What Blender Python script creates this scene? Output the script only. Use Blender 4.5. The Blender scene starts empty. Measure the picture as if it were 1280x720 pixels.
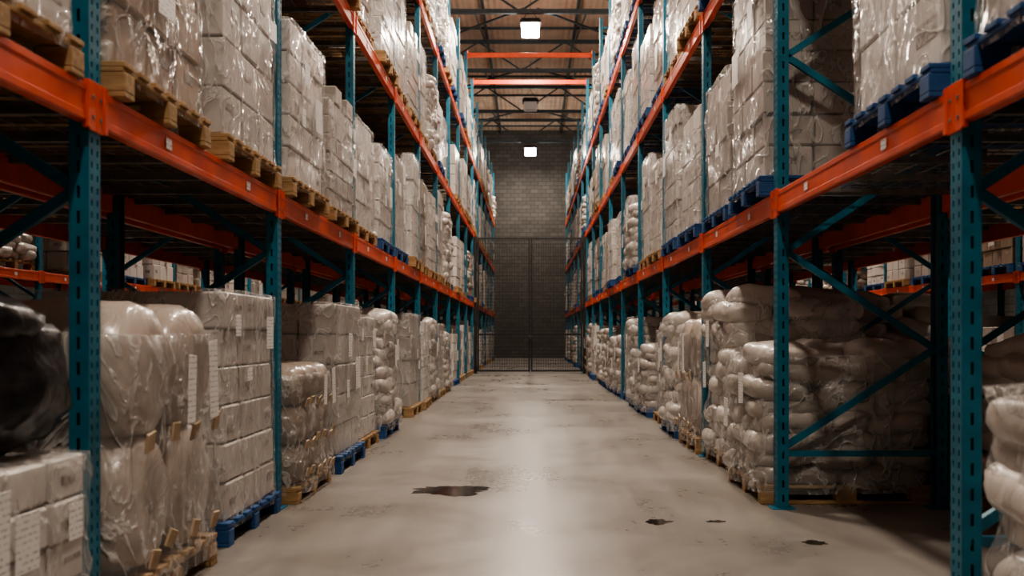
import bpy, math, random
from mathutils import Vector, Matrix, noise
R = random.Random(7)
scene = bpy.context.scene

# ---------------------------------------------------------------- helpers
class MB:
    def __init__(s): s.v=[]; s.f=[]; s.m=[]; s.sm=[]
    def add(s, vs, fs, mat=0, smooth=False):
        o=len(s.v); s.v.extend(vs)
        for f in fs:
            s.f.append(tuple(i+o for i in f)); s.m.append(mat); s.sm.append(smooth)
    def box(s, x0,x1,y0,y1,z0,z1, mat=0):
        vs=[(x0,y0,z0),(x1,y0,z0),(x1,y1,z0),(x0,y1,z0),(x0,y0,z1),(x1,y0,z1),(x1,y1,z1),(x0,y1,z1)]
        s.add(vs,[(0,3,2,1),(4,5,6,7),(0,1,5,4),(1,2,6,5),(2,3,7,6),(3,0,4,7)],mat)
    def cbox(s, c, d, b=0.01, mat=0, M=None):
        vs=[]; idx={}
        hx,hy,hz=d[0]/2,d[1]/2,d[2]/2
        for sx in(-1,1):
            for sy in(-1,1):
                for sz in(-1,1):
                    for k in range(3):
                        p=[sx*hx,sy*hy,sz*hz]
                        q=[sx,sy,sz]
                        for a in range(3):
                            if a!=k: p[a]-=q[a]*b
                        idx[(sx,sy,sz,k)]=len(vs)
                        v=Vector(p)
                        if M: v=M@v
                        vs.append((v.x+c[0],v.y+c[1],v.z+c[2]))
        fs=[]
        for k in range(3):
            a,bb=[(1,2),(2,0),(0,1)][k]
            for sg in(-1,1):
                loop=[(-1,-1),(1,-1),(1,1),(-1,1)]
                if sg<0: loop=loop[::-1]
                f=[]
                for (p,q) in loop:
                    t=[0,0,0]; t[k]=sg; t[a]=p; t[bb]=q
                    f.append(idx[(t[0],t[1],t[2],k)])
                fs.append(tuple(f))
        for k in range(3):
            a,bb=[(1,2),(2,0),(0,1)][k]
            for p in(-1,1):
                for q in(-1,1):
                    t0=[0,0,0]; t0[k]=-1; t0[a]=p; t0[bb]=q
                    t1=list(t0); t1[k]=1
                    f=[idx[(*t0,a)],idx[(*t1,a)],idx[(*t1,bb)],idx[(*t0,bb)]]
                    if p*q>0: f=f[::-1]
                    fs.append(tuple(f))
        for sx in(-1,1):
            for sy in(-1,1):
                for sz in(-1,1):
                    f=[idx[(sx,sy,sz,0)],idx[(sx,sy,sz,1)],idx[(sx,sy,sz,2)]]
                    if sx*sy*sz<0: f=f[::-1]
                    fs.append(tuple(f))
        s.add(vs,fs,mat)
    def bar(s, p0, p1, w, h, mat=0):
        p0=Vector(p0); p1=Vector(p1); d=(p1-p0); d.normalize()
        up=Vector((0,0,1)) if abs(d.z)<0.95 else Vector((0,1,0))
        x=d.cross(up).normalized(); y=x.cross(d).normalized()
        vs=[]
        for p in(p0,p1):
            for a,b in((-1,-1),(1,-1),(1,1),(-1,1)):
                v=p+x*(a*w/2)+y*(b*h/2); vs.append(tuple(v))
        s.add(vs,[(3,2,1,0),(4,5,6,7),(0,1,5,4),(1,2,6,5),(2,3,7,6),(3,0,4,7)],mat)
    def mesh(s,name,mats):
        me=bpy.data.meshes.new(name); me.from_pydata(s.v,[],s.f)
        for m in mats: me.materials.append(m)
        me.polygons.foreach_set("material_index",s.m)
        me.polygons.foreach_set("use_smooth",s.sm)
        me.update(); return me
def obj(name, me, loc=(0,0,0), parent=None, rz=0):
    o=bpy.data.objects.new(name,me); scene.collection.objects.link(o)
    o.location=loc; o.rotation_euler=(0,0,rz)
    if parent: o.parent=parent
    return o

# ---------------------------------------------------------------- materials
def mat(name):
    m=bpy.data.materials.new(name); m.use_nodes=True
    nt=m.node_tree; b=nt.nodes["Principled BSDF"]
    return m,nt,b
def N(nt,t,**kw):
    n=nt.nodes.new(t)
    for k,v in kw.items():
        if k in n.inputs: n.inputs[k].default_value=v
        else: setattr(n,k,v)
    return n
def ramp(nt, fac, c0, c1, p0=0.0, p1=1.0):
    r=nt.nodes.new("ShaderNodeValToRGB")
    r.color_ramp.elements[0].color=(*c0,1); r.color_ramp.elements[1].color=(*c1,1)
    r.color_ramp.elements[0].position=p0; r.color_ramp.elements[1].position=p1
    nt.links.new(fac,r.inputs[0]); return r.outputs[0]
def coords(nt, scale=(1,1,1), rot=(0,0,0)):
    tc=nt.nodes.new("ShaderNodeTexCoord"); mp=nt.nodes.new("ShaderNodeMapping")
    mp.inputs["Scale"].default_value=scale; mp.inputs["Rotation"].default_value=rot
    nt.links.new(tc.outputs["Object"],mp.inputs[0]); return mp.outputs[0]
def bump(nt,b,h,strength,dist=0.01):
    bp=N(nt,"ShaderNodeBump",Strength=strength,Distance=dist)
    nt.links.new(h,bp.inputs["Height"]); nt.links.new(bp.outputs[0],b.inputs["Normal"]); return bp
def noisy(name,c0,c1,scale=4,rough=.5,metal=0,bs=.1,bd=.01,coord=(1,1,1),p0=.3,p1=.7,coat=0):
    m,nt,b=mat(name)
    co=coords(nt,coord)
    n=N(nt,"ShaderNodeTexNoise",Scale=scale,Detail=3.0); nt.links.new(co,n.inputs[0])
    nt.links.new(ramp(nt,n.outputs[0],c0,c1,p0,p1),b.inputs["Base Color"])
    b.inputs["Roughness"].default_value=rough; b.inputs["Metallic"].default_value=metal
    b.inputs["Coat Weight"].default_value=coat
    if bs: bump(nt,b,n.outputs[0],bs,bd)
    return m

M_teal = noisy("teal_painted_steel",(0.009,.115,.185),(.016,.175,.265),9,.42,.0,0)
M_orange = noisy("orange_painted_steel",(.62,.065,.018),(.78,.10,.026),6,.4,.0,0,coat=.2)
M_galv = noisy("galvanised_steel",(.14,.13,.12),(.26,.24,.22),12,.5,.6,0)
M_dark = noisy("black_coated_steel",(.012,.012,.012),(.03,.03,.03),12,.5,.3,0)
M_blue = noisy("blue_painted_wood",(.008,.05,.16),(.02,.10,.28),7,.6,0,.3)
M_wood = noisy("pine_wood",(.26,.15,.065),(.46,.30,.15),5,.7,0,.3,coord=(1,6,6))
M_tab = noisy("pale_cardboard",(.42,.31,.20),(.55,.42,.29),8,.7,0,.1)
M_ink = noisy("printed_ink",(.16,.145,.135),(.40,.36,.33),45,.5,0,0,p0=.42,p1=.55)
M_brownwood = noisy("aged_brown_wood",(.16,.085,.045),(.32,.18,.10),5,.75,0,.3,coord=(1,6,6))
def carton_mat(name,dark,light,rough=.45,bs=.35):
    m,nt,b=mat(name)
    g=nt.nodes.new("ShaderNodeNewGeometry"); oi=nt.nodes.new("ShaderNodeObjectInfo")
    co2=coords(nt,(1.6,1.6,.7),(0.5,.35,0))
    n=N(nt,"ShaderNodeTexNoise",Scale=4.0,Detail=3.0,Distortion=1.0); nt.links.new(co2,n.inputs[0])
    a=N(nt,"ShaderNodeMath",operation='MULTIPLY'); nt.links.new(g.outputs["Random Per Island"],a.inputs[0]); a.inputs[1].default_value=.25
    a2=N(nt,"ShaderNodeMath",operation='MULTIPLY_ADD'); nt.links.new(oi.outputs["Random"],a2.inputs[0]); a2.inputs[1].default_value=.65; nt.links.new(a.outputs[0],a2.inputs[2])
    a3=N(nt,"ShaderNodeMath",operation='MULTIPLY_ADD'); nt.links.new(n.outputs[0],a3.inputs[0]); a3.inputs[1].default_value=.3; nt.links.new(a2.outputs[0],a3.inputs[2])
    nt.links.new(ramp(nt,a3.outputs[0],dark,light,.1,.95),b.inputs["Base Color"])
    b.inputs["Roughness"].default_value=rough
    bump(nt,b,n.outputs[0],bs,.04)
    b.inputs["Coat Weight"].default_value=.4; b.inputs["Coat Roughness"].default_value=.18
    return m
M_carton=carton_mat("film_wrapped_cardboard",(.25,.21,.18),(.69,.65,.62),.45,.25)
M_sack=carton_mat("woven_sack_plastic",(.29,.25,.22),(.60,.55,.51),.35,.6)
M_roll=carton_mat("wrapped_roll_film",(.24,.19,.155),(.48,.41,.36),.28,.5)
M_brownbox=carton_mat("brown_cardboard",(.20,.13,.085),(.38,.27,.19),.6)
M_black=noisy("black_stretch_film",(.006,.006,.007),(.02,.02,.022),6,.3,0,.5,.05)

def film_mat():
    m,nt,b=mat("clear_stretch_film")
    b.inputs["Base Color"].default_value=(.76,.74,.72,1); b.inputs["Roughness"].default_value=.11
    b.inputs["Specular IOR Level"].default_value=1.0
    co=coords(nt,(1.5,1.5,.75),(.5,.45,0))
    n=N(nt,"ShaderNodeTexNoise",Scale=3.6,Detail=3.0,Roughness=.45,Distortion=1.6); nt.links.new(co,n.inputs[0])
    s1=N(nt,"ShaderNodeMath",operation='SUBTRACT'); nt.links.new(n.outputs[0],s1.inputs[0]); s1.inputs[1].default_value=.5
    s2=N(nt,"ShaderNodeMath",operation='ABSOLUTE'); nt.links.new(s1.outputs[0],s2.inputs[0])
    mr=N(nt,"ShaderNodeMapRange"); nt.links.new(s2.outputs[0],mr.inputs[0])
    mr.inputs[1].default_value=0; mr.inputs[2].default_value=.07; mr.inputs[3].default_value=1; mr.inputs[4].default_value=0
    ad=N(nt,"ShaderNodeMath",operation='MULTIPLY_ADD'); nt.links.new(mr.outputs[0],ad.inputs[0]); ad.inputs[1].default_value=.35; nt.links.new(n.outputs[0],ad.inputs[2])
    bump(nt,b,ad.outputs[0],1.0,.035)
    mr2=N(nt,"ShaderNodeMapRange"); nt.links.new(mr.outputs[0],mr2.inputs[0])
    mr2.inputs[1].default_value=0; mr2.inputs[2].default_value=1; mr2.inputs[3].default_value=.15; mr2.inputs[4].default_value=.55
    tr=nt.nodes.new("ShaderNodeBsdfTransparent"); mx=nt.nodes.new("ShaderNodeMixShader")
    nt.links.new(mr2.outputs[0],mx.inputs[0]); nt.links.new(tr.outputs[0],mx.inputs[1]); nt.links.new(b.outputs[0],mx.inputs[2])
    nt.links.new(mx.outputs[0],nt.nodes["Material Output"].inputs[0])
    return m
M_film=film_mat()
def label_mat():
    m,nt,b=mat("printed_paper_label")
    co=coords(nt,(1,1,1))
    w=N(nt,"ShaderNodeTexWave",Scale=14.0,Distortion=0.0); w.bands_direction='Z'; nt.links.new(co,w.inputs[0])
    n=N(nt,"ShaderNodeTexNoise",Scale=60.0); nt.links.new(co,n.inputs[0])
    mul=N(nt,"ShaderNodeMath",operation='MULTIPLY'); nt.links.new(w.outputs[1],mul.inputs[0]); nt.links.new(n.outputs[0],mul.inputs[1])
    nt.links.new(ramp(nt,mul.outputs[0],(.84,.83,.82),(.38,.38,.39),.42,.52),b.inputs["Base Color"])
    b.inputs["Roughness"].default_value=.4
    return m
M_label=label_mat()

# ---------------------------------------------------------------- pallet loads
# local frame: +X faces the aisle, Y along the rack, origin on the floor in the centre
PD,PW=1.16,1.12
def pallet(mb,z0=0):
    for y in (-PW/2+.05, 0, PW/2-.05):
        mb.cbox((0,y,z0+.011),(PD,.1,.022),.003,0)
        for x in(-PD/2+.07,0,PD/2-.07):
            mb.cbox((x,y,z0+.0605),(.14,.1,.077),.004,0)
    for x in(-PD/2+.07,0,PD/2-.07):
        mb.cbox((x,0,z0+.110),(.12,PW,.02),.003,0)
    nb=7
    for i in range(nb):
        y=-PW/2+.05+i*(PW-.1)/(nb-1)
        mb.cbox((0,y,z0+.131),(PD,.1,.022),.003,0)
PH=.142
FILM=True
def film(mb, sx, sy, z0, z1, r=.06, seed=0, amp=.012, cap=.14):
    if not FILM: return
    hx,hy=sx/2,sy/2; pts=[]
    K=4; NS=12
    corners=[(hx-r,hy-r,0),(-hx+r,hy-r,90),(-hx+r,-hy+r,180),(hx-r,-hy+r,270)]
    for ci,(cx,cy,a0) in enumerate(corners):
        for k in range(K+1):
            a=math.radians(a0+90*k/K); pts.append((cx+r*math.cos(a),cy+r*math.sin(a),math.cos(a),math.sin(a)))
        nx=corners[(ci+1)%4]; a=math.radians(a0+90)
        ex,ey=cx+r*math.cos(a),cy+r*math.sin(a); a2=math.radians(nx[2]); fx,fy=nx[0]+r*math.cos(a2),nx[1]+r*math.sin(a2)
        for k in range(1,NS):
            t=k/NS; pts.append((ex+(fx-ex)*t,ey+(fy-ey)*t,math.cos(a),math.sin(a)))
    n=len(pts); L=22; vs=[]; fs=[]
    for j in range(L+1):
        z=z0+(z1-z0)*j/L
        for (x,y,nx,ny) in pts:
            d=noise.noise(Vector((x*3+seed*7.1,y*3,z*4)))*amp*1.5+abs(noise.noise(Vector((x*8+z*6+seed,y*8+z*6,z*3))))*amp*1.2
            vs.append((x+nx*(d+.010),y+ny*(d+.010),z))
    if cap:
        nq=2 if cap<.4 else 7
        for q in range(1,nq+1):
            for i,(x,y,nx,ny) in enumerate(pts):
                f=1-cap*q/nq*(1+.3*noise.noise(Vector((x*5,y*5,seed+q)))*(1 if cap<.4 else .3))
                vs.append((x*f,y*f,z1+.014+.01*noise.noise(Vector((x*f*7,y*f*7,seed)))))
        L+=nq
    for j in range(L):
        for i in range(n):
            a=j*n+i; b=j*n+(i+1)%n; fs.append((a,b,b+n,a+n))
    mb.add(vs,fs,2,True)
def label(mb,x,y,z,w,h,rot=0):
    mb.cbox((x,y,z),(.003,w,h),.001,3,Matrix.Rotation(rot,3,'X'))
def carton_load(seed, nx, ny, nz, bh, sx=1.07, sy=1.03, missing=0, labels=3, matc=1, cap=.14, famp=.012):
    r=random.Random(seed); mb=MB(); pallet(mb)
    dx,dy=sx/nx,sy/ny
    for k in range(nz):
        offx=r.uniform(-.016,.016); offy=r.uniform(-.016,.016)
        for i in range(nx):
            for j in range(ny):
                if 0<i<nx-1 and 0<j<ny-1 and k<nz-1: continue
                if k==nz-1 and r.random()<missing: continue
                M=Matrix.Rotation(r.uniform(-.014,.014),3,'Z')@Matrix.Rotation(r.uniform(-.008,.008),3,'X')
                c=(-sx/2+dx*(i+.5)+offx+r.uniform(-.006,.006),-sy/2+dy*(j+.5)+offy+r.uniform(-.006,.006),PH+bh*(k+.5))
                w,d,h=dx-.012,dy-.012,bh-.008
                mb.cbox(c,(w,d,h),r.uniform(.006,.014),1,M)
                # printed marks on the outward faces
                if i==nx-1 and r.random()<.5:
                    q=Vector((w/2+.001,r.uniform(-.2,.2)*d,r.uniform(-.15,.15)*h)); q=M@q
                    mb.cbox((c[0]+q.x,c[1]+q.y,c[2]+q.z),(.002,d*r.uniform(.25,.5),h*r.uniform(.12,.3)),.0005,5,M)
                for jj,sg in((0,-1),(ny-1,1)):
                    if j==jj and r.random()<.35:
                        q=M@Vector((r.uniform(-.2,.2)*w,sg*(d/2+.001),r.uniform(-.15,.15)*h))
                        mb.cbox((c[0]+q.x,c[1]+q.y,c[2]+q.z),(w*r.uniform(.25,.5),.002,h*r.uniform(.12,.3)),.0005,5,M)
    H=PH+nz*bh
    film(mb,sx+.02,sy+.02,PH*.55,H+.004 if missing==0 else H-bh*.9,.05,seed,famp,cap=cap if missing==0 else 0)
    for q in range(labels):
        w=r.choice([.10,.15,.21]) 
        label(mb,sx/2+.04,r.uniform(-.38,.38),PH+ (H-PH)*r.uniform(.35,.88),w,w*r.choice([1.45,.8,1.3]),r.uniform(-.06,.06))
    return mb.mesh("carton_load_mesh",[M_blue,M_carton if matc==1 else M_brownbox,M_film,M_label,M_tab,M_ink]),H
def super_sack(mb,c,d,seed,M=None,mat=1,e=.42,nu=26,nv=12,amp=.02):
    def sp(v,p): return math.copysign(abs(v)**p,v)
    vs=[];fs=[]
    for j in range(nv+1):
        ph=-math.pi/2+math.pi*j/nv
        for i in range(nu):
            th=2*math.pi*i/nu
            x=sp(math.cos(ph),.6)*sp(math.cos(th),e); y=sp(math.cos(ph),.6)*sp(math.sin(th),e); z=sp(math.sin(ph),.75)
            v=Vector((x*d[0]/2,y*d[1]/2,z*d[2]/2))
            n=noise.noise(v*6+Vector((seed*3.7,seed*1.3,0)))
            n2=abs(noise.noise(v*17+Vector((seed*1.7,seed*2.3,4))))
            v*= 1+n*amp*3.2-n2*amp*2.6; v.z+=noise.noise(Vector((v.x*5+seed,v.y*5,seed)))*amp*1.8
            if M: v=M@v
            vs.append((v.x+c[0],v.y+c[1],v.z+c[2]))
    for j in range(nv):
        for i in range(nu):
            a=j*nu+i;b=j*nu+(i+1)%nu; fs.append((a,b,b+nu,a+nu))
    mb.add(vs,fs,mat,True)
def sack_load(seed,layers,h=.13,spread=1.0):
    r=random.Random(seed); mb=MB(); pallet(mb)
    for k in range(layers):
        z=PH+h*(k+.5)
        if k%2==0: cells=[(i,j,2,3) for i in range(2) for j in range(3)]
        else: cells=[(i,j,3,2) for i in range(3) for j in range(2)]
        for (i,j,a,b) in cells:
            if k==layers-1 and r.random()<.35: continue
            sx,sy=1.16*spread,1.12*spread
            cx=-sx/2+sx/a*(i+.5)+r.uniform(-.045,.045); cy=-sy/2+sy/b*(j+.5)+r.uniform(-.035,.035)
            M=Matrix.Rotation(r.uniform(-.1,.1),3,'Z')@Matrix.Rotation(r.uniform(-.12,.12),3,'X')@Matrix.Rotation(r.uniform(-.12,.12),3,'Y')
            super_sack(mb,(cx,cy,z),(sx/a*1.1,sy/b*1.1,h*1.6),seed*31+k*7+i*3+j,M)
    H=PH+layers*h
    film(mb,1.20*spread,1.16*spread,PH*.6,H-h*.6,.14,seed,.034,cap=.2)
    for q in range(2): label(mb,.655*spread,r.uniform(-.35,.35),PH+(H-PH)*r.uniform(.45,.75),.14,.24,r.uniform(-.08,.08))
    return mb.mesh("sack_load_mesh",[M_blue,M_sack,M_film,M_label]),H
def roll_load(seed,layers,rad):
    r=random.Random(seed); mb=MB(); pallet(mb)
    ncol=max(2,int(1.1/(2*rad)+.3)); rad=1.1/ncol/2
    for k in range(layers):
        for j in range(ncol):
            cy=-.55+rad*(2*j+1); cz=PH+rad*(1+1.86*k)
            prof=[(-.56,rad*.12),(-.57,rad*.55),(-.545,rad*.86),(-.49,rad),(-.25,rad*1.01),(0,rad*1.01),(.25,rad*1.01),(.42,rad*1.0),(.49,rad*.98),(.55,rad*.86),(.58,rad*.55),(.565,rad*.12)]
            n=32; vs=[];fs=[]; sd=seed+k*5+j*11
            for (x,rr) in prof:
                for i in range(n):
                    a=2*math.pi*i/n; q=rr*(1+.06*noise.noise(Vector((x*4,math.cos(a)*2+sd,math.sin(a)*2)))+.03*noise.noise(Vector((x*3,math.cos(a)*9+sd,math.sin(a)*9))))
                    vs.append((x+r.uniform(-.004,.004),cy+q*math.cos(a),cz+q*math.sin(a)))
            for p in range(len(prof)-1):
                for i in range(n):
                    a=p*n+i;b=p*n+(i+1)%n; fs.append((a,a+n,b+n,b))
            fs.append(tuple(range(n))); fs.append(tuple(range(len(prof)*n-1,(len(prof)-1)*n-1,-1)))
            mb.add(vs,fs,1,True)
    H=PH+rad*(2+1.86*(layers-1))
    # folded cardboard edge tabs between and under the rolls
    for k in range(0,layers):
        for j in range(ncol):
            z=PH+rad*1.86*k+(.03 if k else .10)
            for q in(-.5,.4):
                mb.cbox((.622,-.55+rad*(2*j+1)+q*rad+r.uniform(-.03,.03),z+r.uniform(-.03,.03)),(.012,.085,.075),.003,4,Matrix.Rotation(r.uniform(-.35,.35),3,'X')@Matrix.Rotation(r.uniform(.1,.35),3,'Y'))
    film(mb,1.17,1.13,PH*.5,H-rad*.5,.12,seed,.03,cap=.18)
    label(mb,.665,.25,H-rad*1.2,.12,.34,.08); label(mb,.665,-.05,H-rad*1.3,.10,.28,-.07)
    return mb.mesh("roll_load_mesh",[M_blue,M_roll,M_film,M_label,M_tab]),H
def build_all():
    C=[carton_load(1,3,3,5,.245), carton_load(2,2,3,6,.23), carton_load(3,3,2,4,.33), carton_load(4,3,4,7,.2,missing=.3),
       carton_load(5,2,3,5,.27,missing=.25), carton_load(6,3,3,4,.3), carton_load(7,3,3,7,.225), carton_load(8,2,2,4,.36)]
    CS=[carton_load(11,3,4,4,.155,cap=.9,famp=.022),carton_load(12,3,4,4,.2)]
    CB=[carton_load(21,3,3,5,.26,matc=2)]
    S=[sack_load(1,8), sack_load(2,10), sack_load(3,7,.137), sack_load(4,11)]
    RL=[roll_load(1,2,.275), roll_load(2,3,.19), roll_load(3,2,.2)]
    return C,CS,CB,S,RL
NEAR=build_all(); FILM=False; FAR=build_all()
LITE={}
for a,b in zip(NEAR,FAR):
    for (m1,_),(m2,_) in zip(a,b): LITE[m1.name]=m2
C,CS,CB,S,RL=NEAR
def place(kind, x, y, z, side, pal=None, rz=0, s=(1,1,1)):
    me,H=kind
    nm={"carton":"wrapped_carton_pallet","sack_l":"wrapped_sack_pallet","roll_l":"wrapped_roll_pallet"}[me.name[:6]]
    if y>21 or abs(x)>3.5: me=LITE[me.name]
    o=obj(nm,me,(x,y,z),rz=(0 if side<0 else math.pi)+rz); o.scale=s
    pm=pal if pal else R.choice([M_blue,M_wood])
    o.material_slots[0].link='OBJECT'; o.material_slots[0].material=pm
    return o

# ---------------------------------------------------------------- racks
BAY=2.8; Y0=3.8; ZB=[2.20,4.38,6.58]; BH=.15; RD=1.1; ZT=9.02; PWD=.10; PDP=.075
def upright(mb, cx, cy, face):
    t=.006
    def wall(ax, pos, c, w, hw, pitch):
        side=(w-hw)/2
        def bx(a0,a1,z0,z1):
            if ax=='x': mb.box(pos-t/2,pos+t/2,a0,a1,z0,z1,0)
            else: mb.box(a0,a1,pos-t/2,pos+t/2,z0,z1,0)
        bx(c-w/2,c-w/2+side,0,ZT); bx(c+w/2-side,c+w/2,0,ZT)
        k=int(ZT/pitch)
        for i in range(k+1):
            z0=i*pitch; z1=min(ZT,z0+pitch*.5); bx(c-w/2+side,c+w/2-side,z0,z1)
    fx=cx+face*PDP/2
    wall('x',fx,cy-.025,.05,.014,.05); wall('x',fx,cy+.025,.05,.014,.05)
    wall('y',cy-PWD/2,cx,PDP,.014,.1); wall('y',cy+PWD/2,cx,PDP,.014,.1)
    mb.box(cx-.08,cx+.08,cy-.075,cy+.075,0,.008,0)
    mb.box(cx-face*.02-.003,cx-face*.02+.003,cy-.044,cy+.044,.01,ZT-.01,2)
def frame_mesh():
    mb=MB()
    upright(mb,0,0,1); upright(mb,-RD,0,-1)
    mb.box(-RD,0,-.016,.016,.36,.40,0)
    z=.43; f=True
    while z+.68<ZT:
        x0,x1=(-.03,-RD+.03) if f else (-RD+.03,-.03)
        mb.bar((x0,0,z),(x1,0,z+.68),.032,.045,0)
        z+=.68; f=not f
    mb.box(-RD,0,-.016,.016,ZT-.25,ZT-.21,0)
    return mb.mesh("rack_frame",[M_teal,M_galv,M_dark])
def bay_mesh():
    mb=MB(); L=BAY-PWD
    for z in ZB:
        for x,fc in((0.0,1),(-RD,-1)):
            fx=x+fc*.02
            mb.cbox((fx,BAY/2,z-BH/2),(.05,L-.006,BH),.006,0)
            mb.cbox((fx+fc*.026,BAY/2,z-.018),(.006,L-.02,.03),.002,0)
            mb.cbox((fx+fc*.026,BAY/2,z-BH+.018),(.006,L-.02,.03),.002,0)
            for ye in(PWD/2+.004,BAY-PWD/2-.004):
                s=-1 if ye<1 else 1
                mb.cbox((x+fc*(PDP/2+.008),ye+s*.02,z-BH/2-.005),(.008,.06,BH+.05),.002,0)
                mb.cbox((x+fc*(PDP/2+.006),ye-s*.02,z-BH/2-.005),(.026,.03,BH+.04),.003,0)
                for q in(-.05,.03): mb.cbox((x+fc*(PDP/2+.014),ye+s*.02,z-BH/2+q),(.006,.016,.016),.002,1)
            mb.cbox((fx+fc*.03,BAY*.27,z-BH*.5),(.003,.07,.05),.001,2)
            mb.cbox((fx+fc*.03,BAY*.73,z-BH*.5),(.003,.07,.05),.001,2)
        for i in range(5):
            y=.25+i*(BAY-.5)/4
            mb.box(-RD+.03,-.01,y-.02,y+.02,z-.05,z-.012,1)
        for i in range(27):
            y=.1+i*.1
            mb.box(-RD+.0,.02,y-.003,y+.003,z-.012,z-.004,1)
        for i in range(8):
            x=-RD+.07+i*.14
            mb.box(x-.003,x+.003,.06,BAY-.06,z-.016,z-.01,1)
    return mb.mesh("rack_bay",[M_orange,M_galv,M_label])
FM=frame_mesh(); BM=bay_mesh()
def rack_row(xfront, side, n0, n1):
    e=bpy.data.objects.new("pallet_rack",None); scene.collection.objects.link(e)
    e.location=(xfront,0,0)
    for n in range(n0,n1+1):
        obj("upright_frame_%d"%(n-n0+1),FM,(0,Y0+BAY*n,0),e, 0 if side<0 else math.pi)
        if n<n1:
            yy=Y0+BAY*n+(0 if side<0 else BAY)
            obj("beam_level_set_%d"%(n-n0+1),BM,(0,yy,0),e,0 if side<0 else math.pi)
XL,XR=-1.79,1.75
N0,N1=-2,15
rack_row(XL,-1,N0,N1); rack_row(XR,1,N0,N1)
rack_row(XL-RD-.2-RD,1,N0,N1); rack_row(XR+RD+.2+RD,-1,N0,N1)
XL3=XL-2*RD-.2-3.6; XR3=XR+2*RD+.2+3.6
rack_row(XL3,-1,N0,N1); rack_row(XR3,1,N0,N1)

# ---- loads
def slot_y(n,k): return Y0+BAY*n+ (.13+PW/2 if k==0 else BAY-.13-PW/2)
def cx(xf,side): return xf+ (1 if side>0 else -1)*(RD/2) 
def fill(xf, side, n0, n1, prob, levels, seed, skip=(), ground=None, push=.04):
    r=random.Random(seed)
    for n in range(n0,n1):
        for k in(0,1):
            for lv in levels:
                u=r.random(); rr=r.random(); rz=r.uniform(-.03,.03); dxx=r.uniform(-.06,.05); dy=r.uniform(-.04,.04)
                ch=r.randrange(1000); pl=r.random(); sz=r.uniform(.86,1.05)
                if (n,k,lv) in skip or u>prob: continue
                z=0 if lv==0 else ZB[lv-1]
                x=cx(xf,side)-( -1 if side<0 else 1)*(push+dxx)
                y=slot_y(n,k)+dy
                if lv==0:
                    g=ground or (C[:6]+S+RL); kind=g[ch%len(g)]
                elif rr<.82: kind=C[ch%8]
                elif rr<.91: kind=S[ch%4]
                else: kind=CB[0]
                pal=M_blue if pl<(.2 if side<0 else .65) else M_wood
                place(kind,x,y,z,side,pal,rz,(1,1,sz))
skipL={(n,k,0) for n in(-1,0,1) for k in(0,1)}|{(n,k,1) for n in(-1,0,1,2) for k in(0,1)}
skipR={(n,k,0) for n in(-1,0,1,2) for k in(0,1)}|{(n,k,1) for n in(-1,0,1,2) for k in(0,1)}
stk={(n,k,1) for n in(1,2,3) for k in(0,1)}
fill(XL,-1,N0,N1,.97,(0,1,2,3),11,skipL,C[:6]+S[:2]+RL[:1]+C[:4])
fill(XR,1,N0,N1,.97,(0,1,2,3),12,skipR,S+RL[:2]+C[:6]+S[:2])
fill(XL-RD-.2-RD,1,N0,N1,.8,(1,2,3),13,stk)
fill(XR+RD+.2+RD,-1,N0,N1,.8,(1,2,3),14)
fill(XL-RD-.2-RD,1,N0,N1,.45,(0,),15,(),CS+[C[5]]+[CB[0]])
fill(XR+RD+.2+RD,-1,N0,N1,.7,(0,),16,(),S+CS)
fill(XL3,-1,N0+2,N1,.8,(0,1,2),17); fill(XR3,1,N0+2,N1,.8,(0,1,2),18)
# stacks of empty pallets in the row behind
mb=MB()
for i in range(13): pallet(mb,i*.1445)
ST=mb.mesh("empty_pallet_stack",[M_brownwood])
for (n,k,l) in sorted(stk):
    obj("wooden_pallet_stack",ST,(cx(XL-RD-.2-RD,1)+R.uniform(-.02,.02),slot_y(n,k),ZB[0]),rz=R.uniform(-.01,.01))

xl=cx(XL,-1)+.05; xr=cx(XR,1)-.05
# left floor
place(CS[0],xl+.06,slot_y(-1,1)-.02,0,-1,M_wood)
place(RL[0],xl+.05,slot_y(0,0)-.03,0,-1,M_wood,s=(1,1,1.13))
place(C[1],xl+.0,slot_y(0,1)+.02,0,-1,M_blue,s=(1,1,.96))
place(RL[1],xl+.06,slot_y(1,0),0,-1,M_wood,s=(1,1,.83))
place(C[0],xl+.08,slot_y(1,1)+.05,0,-1,M_blue,s=(1,1.05,1.08))
place(CS[1],xl,slot_y(-1,0),0,-1,M_blue)
# left level 1
for (n,k),(kd,pm,sz) in {(-1,0):(C[6],M_wood,1),(-1,1):(C[1],M_wood,1),(0,0):(CB[0],M_wood,1.05),(0,1):(C[4],M_wood,1.05),
      (1,0):(C[0],M_wood,.93),(1,1):(C[3],M_wood,.8),(2,0):(C[2],M_wood,.85),(2,1):(C[0],M_blue,.9)}.items():
    place(kd,xl+R.uniform(-.03,.04),slot_y(n,k),ZB[0],-1,pm,R.uniform(-.02,.02),(1,1,sz))
# right floor
place(S[2],xr+.06,slot_y(-1,1)-.10,0,1,M_wood)
place(S[0],xr+.0,slot_y(1,0),0,1,M_wood,s=(1.05,1,.95))
place(S[3],xr+.05,slot_y(1,1),0,1,M_wood,s=(1,1,1.02))
place(RL[0],xr-.0,slot_y(2,0),0,1,M_wood,s=(1,1,1.15))
place(S[1],xr-.0,slot_y(2,1),0,1,M_blue)
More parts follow.
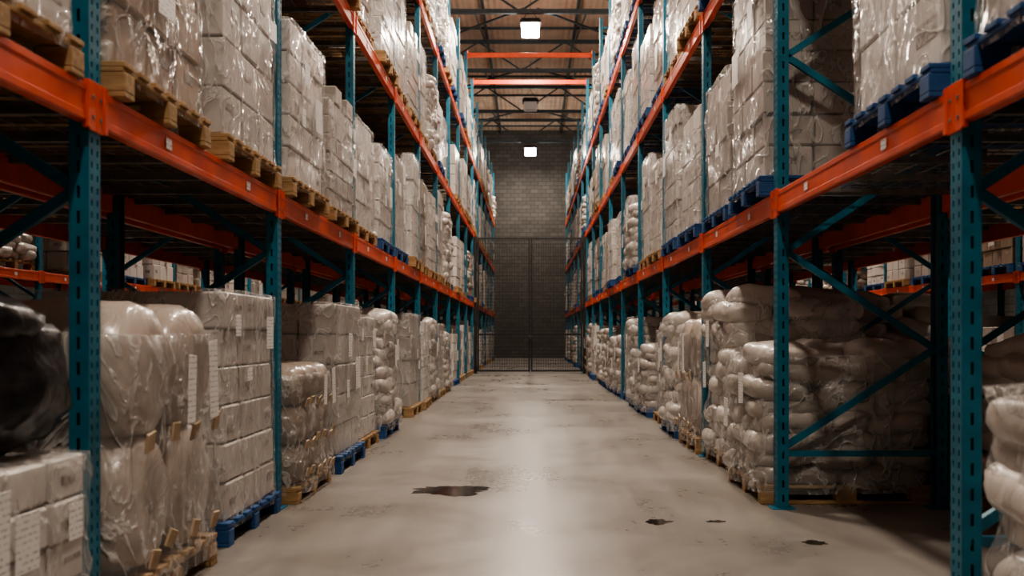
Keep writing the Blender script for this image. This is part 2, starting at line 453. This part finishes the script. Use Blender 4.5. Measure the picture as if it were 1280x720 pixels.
# right level 1
for (n,k),(kd,pm,sz) in {(-1,0):(C[1],M_blue,1),(-1,1):(C[0],M_blue,1.05),(0,0):(C[7],M_blue,1.0),
      (1,0):(C[6],M_blue,1.0),(1,1):(C[2],M_blue,.92),(2,0):(C[4],M_blue,.9),(2,1):(C[6],M_blue,.98)}.items():
    place(kd,xr+R.uniform(-.04,.03),slot_y(n,k),ZB[0],1,pm,R.uniform(-.02,.02),(1,1,sz))
# black wrapped bundle lying on the low load at the left
mb=MB()
super_sack(mb,(0,0,.27),(1.05,.62,.56),3,None,0,.5,40,20,.03)
super_sack(mb,(.05,-.05,.48),(.9,.5,.22),9,None,0,.5,36,14,.03)
obj("black_wrapped_bundle",mb.mesh("black_bundle",[M_black]),(xl+.07,slot_y(-1,1)+.24,.775))

# ties across the aisle
for n in(8,9):
    mb=MB(); y=Y0+BAY*n
    mb.cbox(((XL+XR)/2,y,ZT-.08),(XR-XL-.06,.05,.13),.006,0)
    mb.cbox((XL+.05,y,ZT-.08),(.02,.12,.24),.003,0); mb.cbox((XR-.05,y,ZT-.08),(.02,.12,.24),.003,0)
    obj("aisle_tie_beam",mb.mesh("tie",[M_orange]))

# ---------------------------------------------------------------- wire gate
gy=29.25
e=bpy.data.objects.new("wire_mesh_gate",None); scene.collection.objects.link(e); e.location=(0,gy,0)
gx0,gx1,gz=-1.70,1.665,4.2
mb=MB()
for x in(gx0,gx1): mb.cbox((x,0,gz/2+.02),(.09,.09,gz+.04),.006,0); mb.cbox((x,0,.006),(.2,.2,.012),.002,0)
obj("gate_posts",mb.mesh("gate_posts",[M_dark]),parent=e)
mid=0
for li,(a,b) in enumerate(((gx0+.06,mid-.012),(mid+.012,gx1-.06))):
    mb=MB(); z0=.06; t=.055
    mb.box(a,a+t,-.02,.02,z0,gz,0); mb.box(b-t,b,-.02,.02,z0,gz,0)
    for z in(z0,1.18,gz-t): mb.box(a+t,b-t,-.02,.02,z,z+t,0)
    x=a+t+.04
    while x<b-t: mb.box(x-.005,x+.005,-.004,.004,z0,gz,0); x+=.075
    z=z0+.05
    while z<gz: mb.box(a+t,b-t,-.01,-.003,z-.005,z+.005,0); z+=.10
    obj("gate_leaf_%d"%(li+1),mb.mesh("gate_leaf",[M_dark]),parent=e)
mb=MB(); mb.cbox((mid,-.05,1.05),(.14,.05,.22),.008,0); mb.bar((mid-.02,-.05,.25),(mid-.02,-.05,.02),.02,.02,0); mb.cbox((mid,-.09,1.08),(.1,.02,.02),.004,0)
obj("gate_latch",mb.mesh("gate_latch",[M_dark]),parent=e)

# ---------------------------------------------------------------- building shell
WX=12.5; YB=48.2; YF=-5.0; ZC=11.6
def floor_mat():
    m,nt,b=mat("polished_concrete")
    co=coords(nt)
    n1=N(nt,"ShaderNodeTexNoise",Scale=.7,Detail=8.0,Roughness=.62,Distortion=.4); nt.links.new(co,n1.inputs[0])
    n2=N(nt,"ShaderNodeTexNoise",Scale=11.0,Detail=6.0,Roughness=.7); nt.links.new(co,n2.inputs[0])
    ct=coords(nt,(1.8,.14,1)); n3=N(nt,"ShaderNodeTexNoise",Scale=2.6,Detail=5.0,Roughness=.6); nt.links.new(ct,n3.inputs[0])
    a=N(nt,"ShaderNodeMath",operation='MULTIPLY_ADD'); nt.links.new(n2.outputs[0],a.inputs[0]); a.inputs[1].default_value=.3; nt.links.new(n1.outputs[0],a.inputs[2])
    a2=N(nt,"ShaderNodeMath",operation='MULTIPLY_ADD'); nt.links.new(n3.outputs[0],a2.inputs[0]); a2.inputs[1].default_value=.4; nt.links.new(a.outputs[0],a2.inputs[2])
    nt.links.new(ramp(nt,a2.outputs[0],(.145,.128,.114),(.265,.243,.222),.58,1.12),b.inputs["Base Color"])
    mr=N(nt,"ShaderNodeMapRange"); nt.links.new(a2.outputs[0],mr.inputs[0]); mr.inputs[1].default_value=.55; mr.inputs[2].default_value=1.12; mr.inputs[3].default_value=.22; mr.inputs[4].default_value=.40
    nt.links.new(mr.outputs[0],b.inputs["Roughness"])
    bump(nt,b,n2.outputs[0],.10,.01)
    return m
def brick_mat():
    m,nt,b=mat("concrete_block_wall")
    tc=nt.nodes.new("ShaderNodeTexCoord"); sp=nt.nodes.new("ShaderNodeSeparateXYZ"); cb=nt.nodes.new("ShaderNodeCombineXYZ")
    nt.links.new(tc.outputs["Object"],sp.inputs[0])
    ad=N(nt,"ShaderNodeMath",operation='ADD'); nt.links.new(sp.outputs[0],ad.inputs[0]); nt.links.new(sp.outputs[1],ad.inputs[1])
    nt.links.new(ad.outputs[0],cb.inputs[0]); nt.links.new(sp.outputs[2],cb.inputs[1])
    br=nt.nodes.new("ShaderNodeTexBrick"); nt.links.new(cb.outputs[0],br.inputs[0])
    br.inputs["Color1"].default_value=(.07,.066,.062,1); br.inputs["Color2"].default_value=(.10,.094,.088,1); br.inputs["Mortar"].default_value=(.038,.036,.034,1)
    br.inputs["Scale"].default_value=1; br.inputs["Brick Width"].default_value=.4; br.inputs["Row Height"].default_value=.2; br.inputs["Mortar Size"].default_value=.012
    nt.links.new(br.outputs[0],b.inputs["Base Color"]); b.inputs["Roughness"].default_value=.85
    bump(nt,b,br.outputs[1],-.5,.02)
    return m
def ceil_mat():
    m,nt,b=mat("timber_roof_deck")
    co=coords(nt,(1,1,1))
    w=N(nt,"ShaderNodeTexWave",Scale=1.6,Distortion=.0); w.bands_direction='X'; nt.links.new(co,w.inputs[0])
    n=N(nt,"ShaderNodeTexNoise",Scale=1.2,Detail=5.0); nt.links.new(co,n.inputs[0])
    nt.links.new(ramp(nt,n.outputs[0],(.62,.45,.34),(.80,.64,.51),.3,.7),b.inputs["Base Color"]); b.inputs["Roughness"].default_value=.7
    bump(nt,b,w.outputs[1],.6,.04)
    return m
MF,MW,MC=floor_mat(),brick_mat(),ceil_mat()
def slab(name,x0,x1,y0,y1,z0,z1,m):
    mb=MB(); mb.box(x0,x1,y0,y1,z0,z1); return obj(name,mb.mesh(name,[m]))
slab("floor",-WX,WX,YF,YB,-.2,0,MF)
slab("ceiling",-WX-.2,WX+.2,YF-.2,YB+.2,ZC,ZC+.2,MC)
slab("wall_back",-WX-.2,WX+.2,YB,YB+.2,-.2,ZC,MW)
slab("wall_front",-WX-.2,WX+.2,YF-.2,YF,-.2,ZC,MW)
slab("wall_left",-WX-.2,-WX,YF,YB,-.2,ZC,MW)
slab("wall_right",WX,WX+.2,YF,YB,-.2,ZC,MW)

M_steel=noisy("blue_grey_roof_steel",(.05,.07,.085),(.085,.11,.125),8,.5,.2,0)
tm=MB(); zb,zt=10.35,11.35
for z in(zb,zt): tm.box(-WX,WX,-.06,.06,z-.06,z+.06,0)
x=-WX+.2; up=True
while x+1.5<WX:
    tm.bar((x,0,zb if up else zt),(x+1.5,0,zt if up else zb),.05,.05,0)
    x+=1.5; up=not up
TM=tm.mesh("roof_truss",[M_steel])
y=-3.2
while y<YB:
    obj("roof_truss",TM,(0,y,0)); y+=6.0
pm=MB()
for i in range(-4,5):
    pm.box(i*3.0+1.5-.04,i*3.0+1.5+.04,YF,YB,ZC-.17,ZC,0)
yy=YF+1
while yy<YB:
    pm.box(-WX,WX,yy-.025,yy+.025,ZC-.08,ZC-.001,0); yy+=3.0
y=-3.2
while y+6<YB:
    for sx in(-1,1):
        pm.bar((sx*0.2,y,zb+.08),(sx*5.8,y+6,zb+.08),.05,.05,0)
        pm.bar((sx*1.6,y,zb),(sx*1.6,y+6,zt+.1),.045,.045,0)
    y+=6
obj("roof_purlins",pm.mesh("roof_purlins",[M_steel]))

# ---------------------------------------------------------------- lamps
def emis(name,c,s):
    m,nt,b=mat(name); b.inputs["Base Color"].default_value=(0.8,.8,.8,1)
    b.inputs["Emission Color"].default_value=(*c,1); b.inputs["Emission Strength"].default_value=s; return m
ME=emis("prismatic_diffuser_glow",(1,.92,.81),65); MO=emis("prismatic_diffuser_unlit",(1,.95,.86),0.03)
def lampmesh(me_):
    lm=MB()
    lm.cbox((0,0,.12),(.60,.56,.08),.015,0)
    for i in range(9): lm.box(-.26,.26,-.22+i*.052,-.205+i*.052,.16,.22,0)
    lm.cbox((0,0,-.07),(.50,.46,.30),.03,1)
    for sx in(-1,1): lm.bar((sx*.25,0,.2),(0,0,.55),.012,.012,0)
    lm.bar((0,0,.55),(0,0,ZC-9.96),.012,.012,0)
    return lm.mesh("high_bay_lamp",[M_dark,me_])
LM=lampmesh(ME); LMO=lampmesh(MO)
def lamp(x,y,P,col=(1,.86,.715)):
    o=obj("high_bay_lamp",LM if P else LMO,(x,y,9.95))
    if not P: return
    l=bpy.data.lights.new("lamp_light","AREA"); l.shape='RECTANGLE'; l.size=.5; l.size_y=.46; l.energy=P; l.color=col
    q=bpy.data.objects.new("lamp_light",l); scene.collection.objects.link(q); q.parent=o; q.location=(0,0,-.24)
for y,P in((0,450),(9,560),(18,600),(27,580),(36,0),(45,380)): lamp(0,y,P)
for y in(4,22,40):
    lamp(-5.9,y,850); lamp(5.9,y,850)  # unseen side-aisle lamps, added as fill light for the dark space under the shelves

# ---------------------------------------------------------------- puddles
def wet():
    m,nt,b=mat("oily_water"); co=coords(nt)
    n=N(nt,"ShaderNodeTexNoise",Scale=7.0); nt.links.new(co,n.inputs[0])
    nt.links.new(ramp(nt,n.outputs[0],(.010,.009,.009),(.04,.024,.014),.45,.65),b.inputs["Base Color"]); b.inputs["Roughness"].default_value=.12
    return m
MWt=wet()
def puddle(x,y,rx,ry,seed):
    n=64; vs=[(0,0,.0025)]
    for i in range(n):
        a=2*math.pi*i/n; q=1+.5*noise.noise(Vector((math.cos(a)*1.7+seed,math.sin(a)*1.7,seed)))+.25*noise.noise(Vector((math.cos(a)*6,math.sin(a)*6,seed)))
        vs.append((rx*q*math.cos(a),ry*q*math.sin(a),.0012))
    mb=MB(); mb.add(vs,[(0,1+i,1+(i+1)%n) for i in range(n)],0,True)
    obj("water_puddle",mb.mesh("puddle",[MWt]),(x,y,0))
puddle(-.60,7.35,.30,.22,3.3); puddle(.82,6.1,.085,.08,5.1); puddle(1.2,6.12,.06,.04,8.2); puddle(1.65,5.5,.07,.06,2.2)

# ---------------------------------------------------------------- camera & world
w=bpy.data.worlds.new("World"); scene.world=w; w.use_nodes=True
w.node_tree.nodes["Background"].inputs[0].default_value=(.05,.045,.04,1)
cam=bpy.data.cameras.new("camera"); co=bpy.data.objects.new("camera",cam); scene.collection.objects.link(co)
co.location=(0,0,1.21); co.rotation_euler=(math.pi/2,0,0)
cam.lens=1183/1280*36; cam.sensor_width=36; cam.shift_x=-23/1280; cam.shift_y=58/1280; cam.clip_end=200
cam.dof.use_dof=True; cam.dof.focus_distance=9.5; cam.dof.aperture_fstop=2.2
scene.camera=co
scene.view_settings.view_transform='AgX'
scene.view_settings.look='AgX - Medium High Contrast'
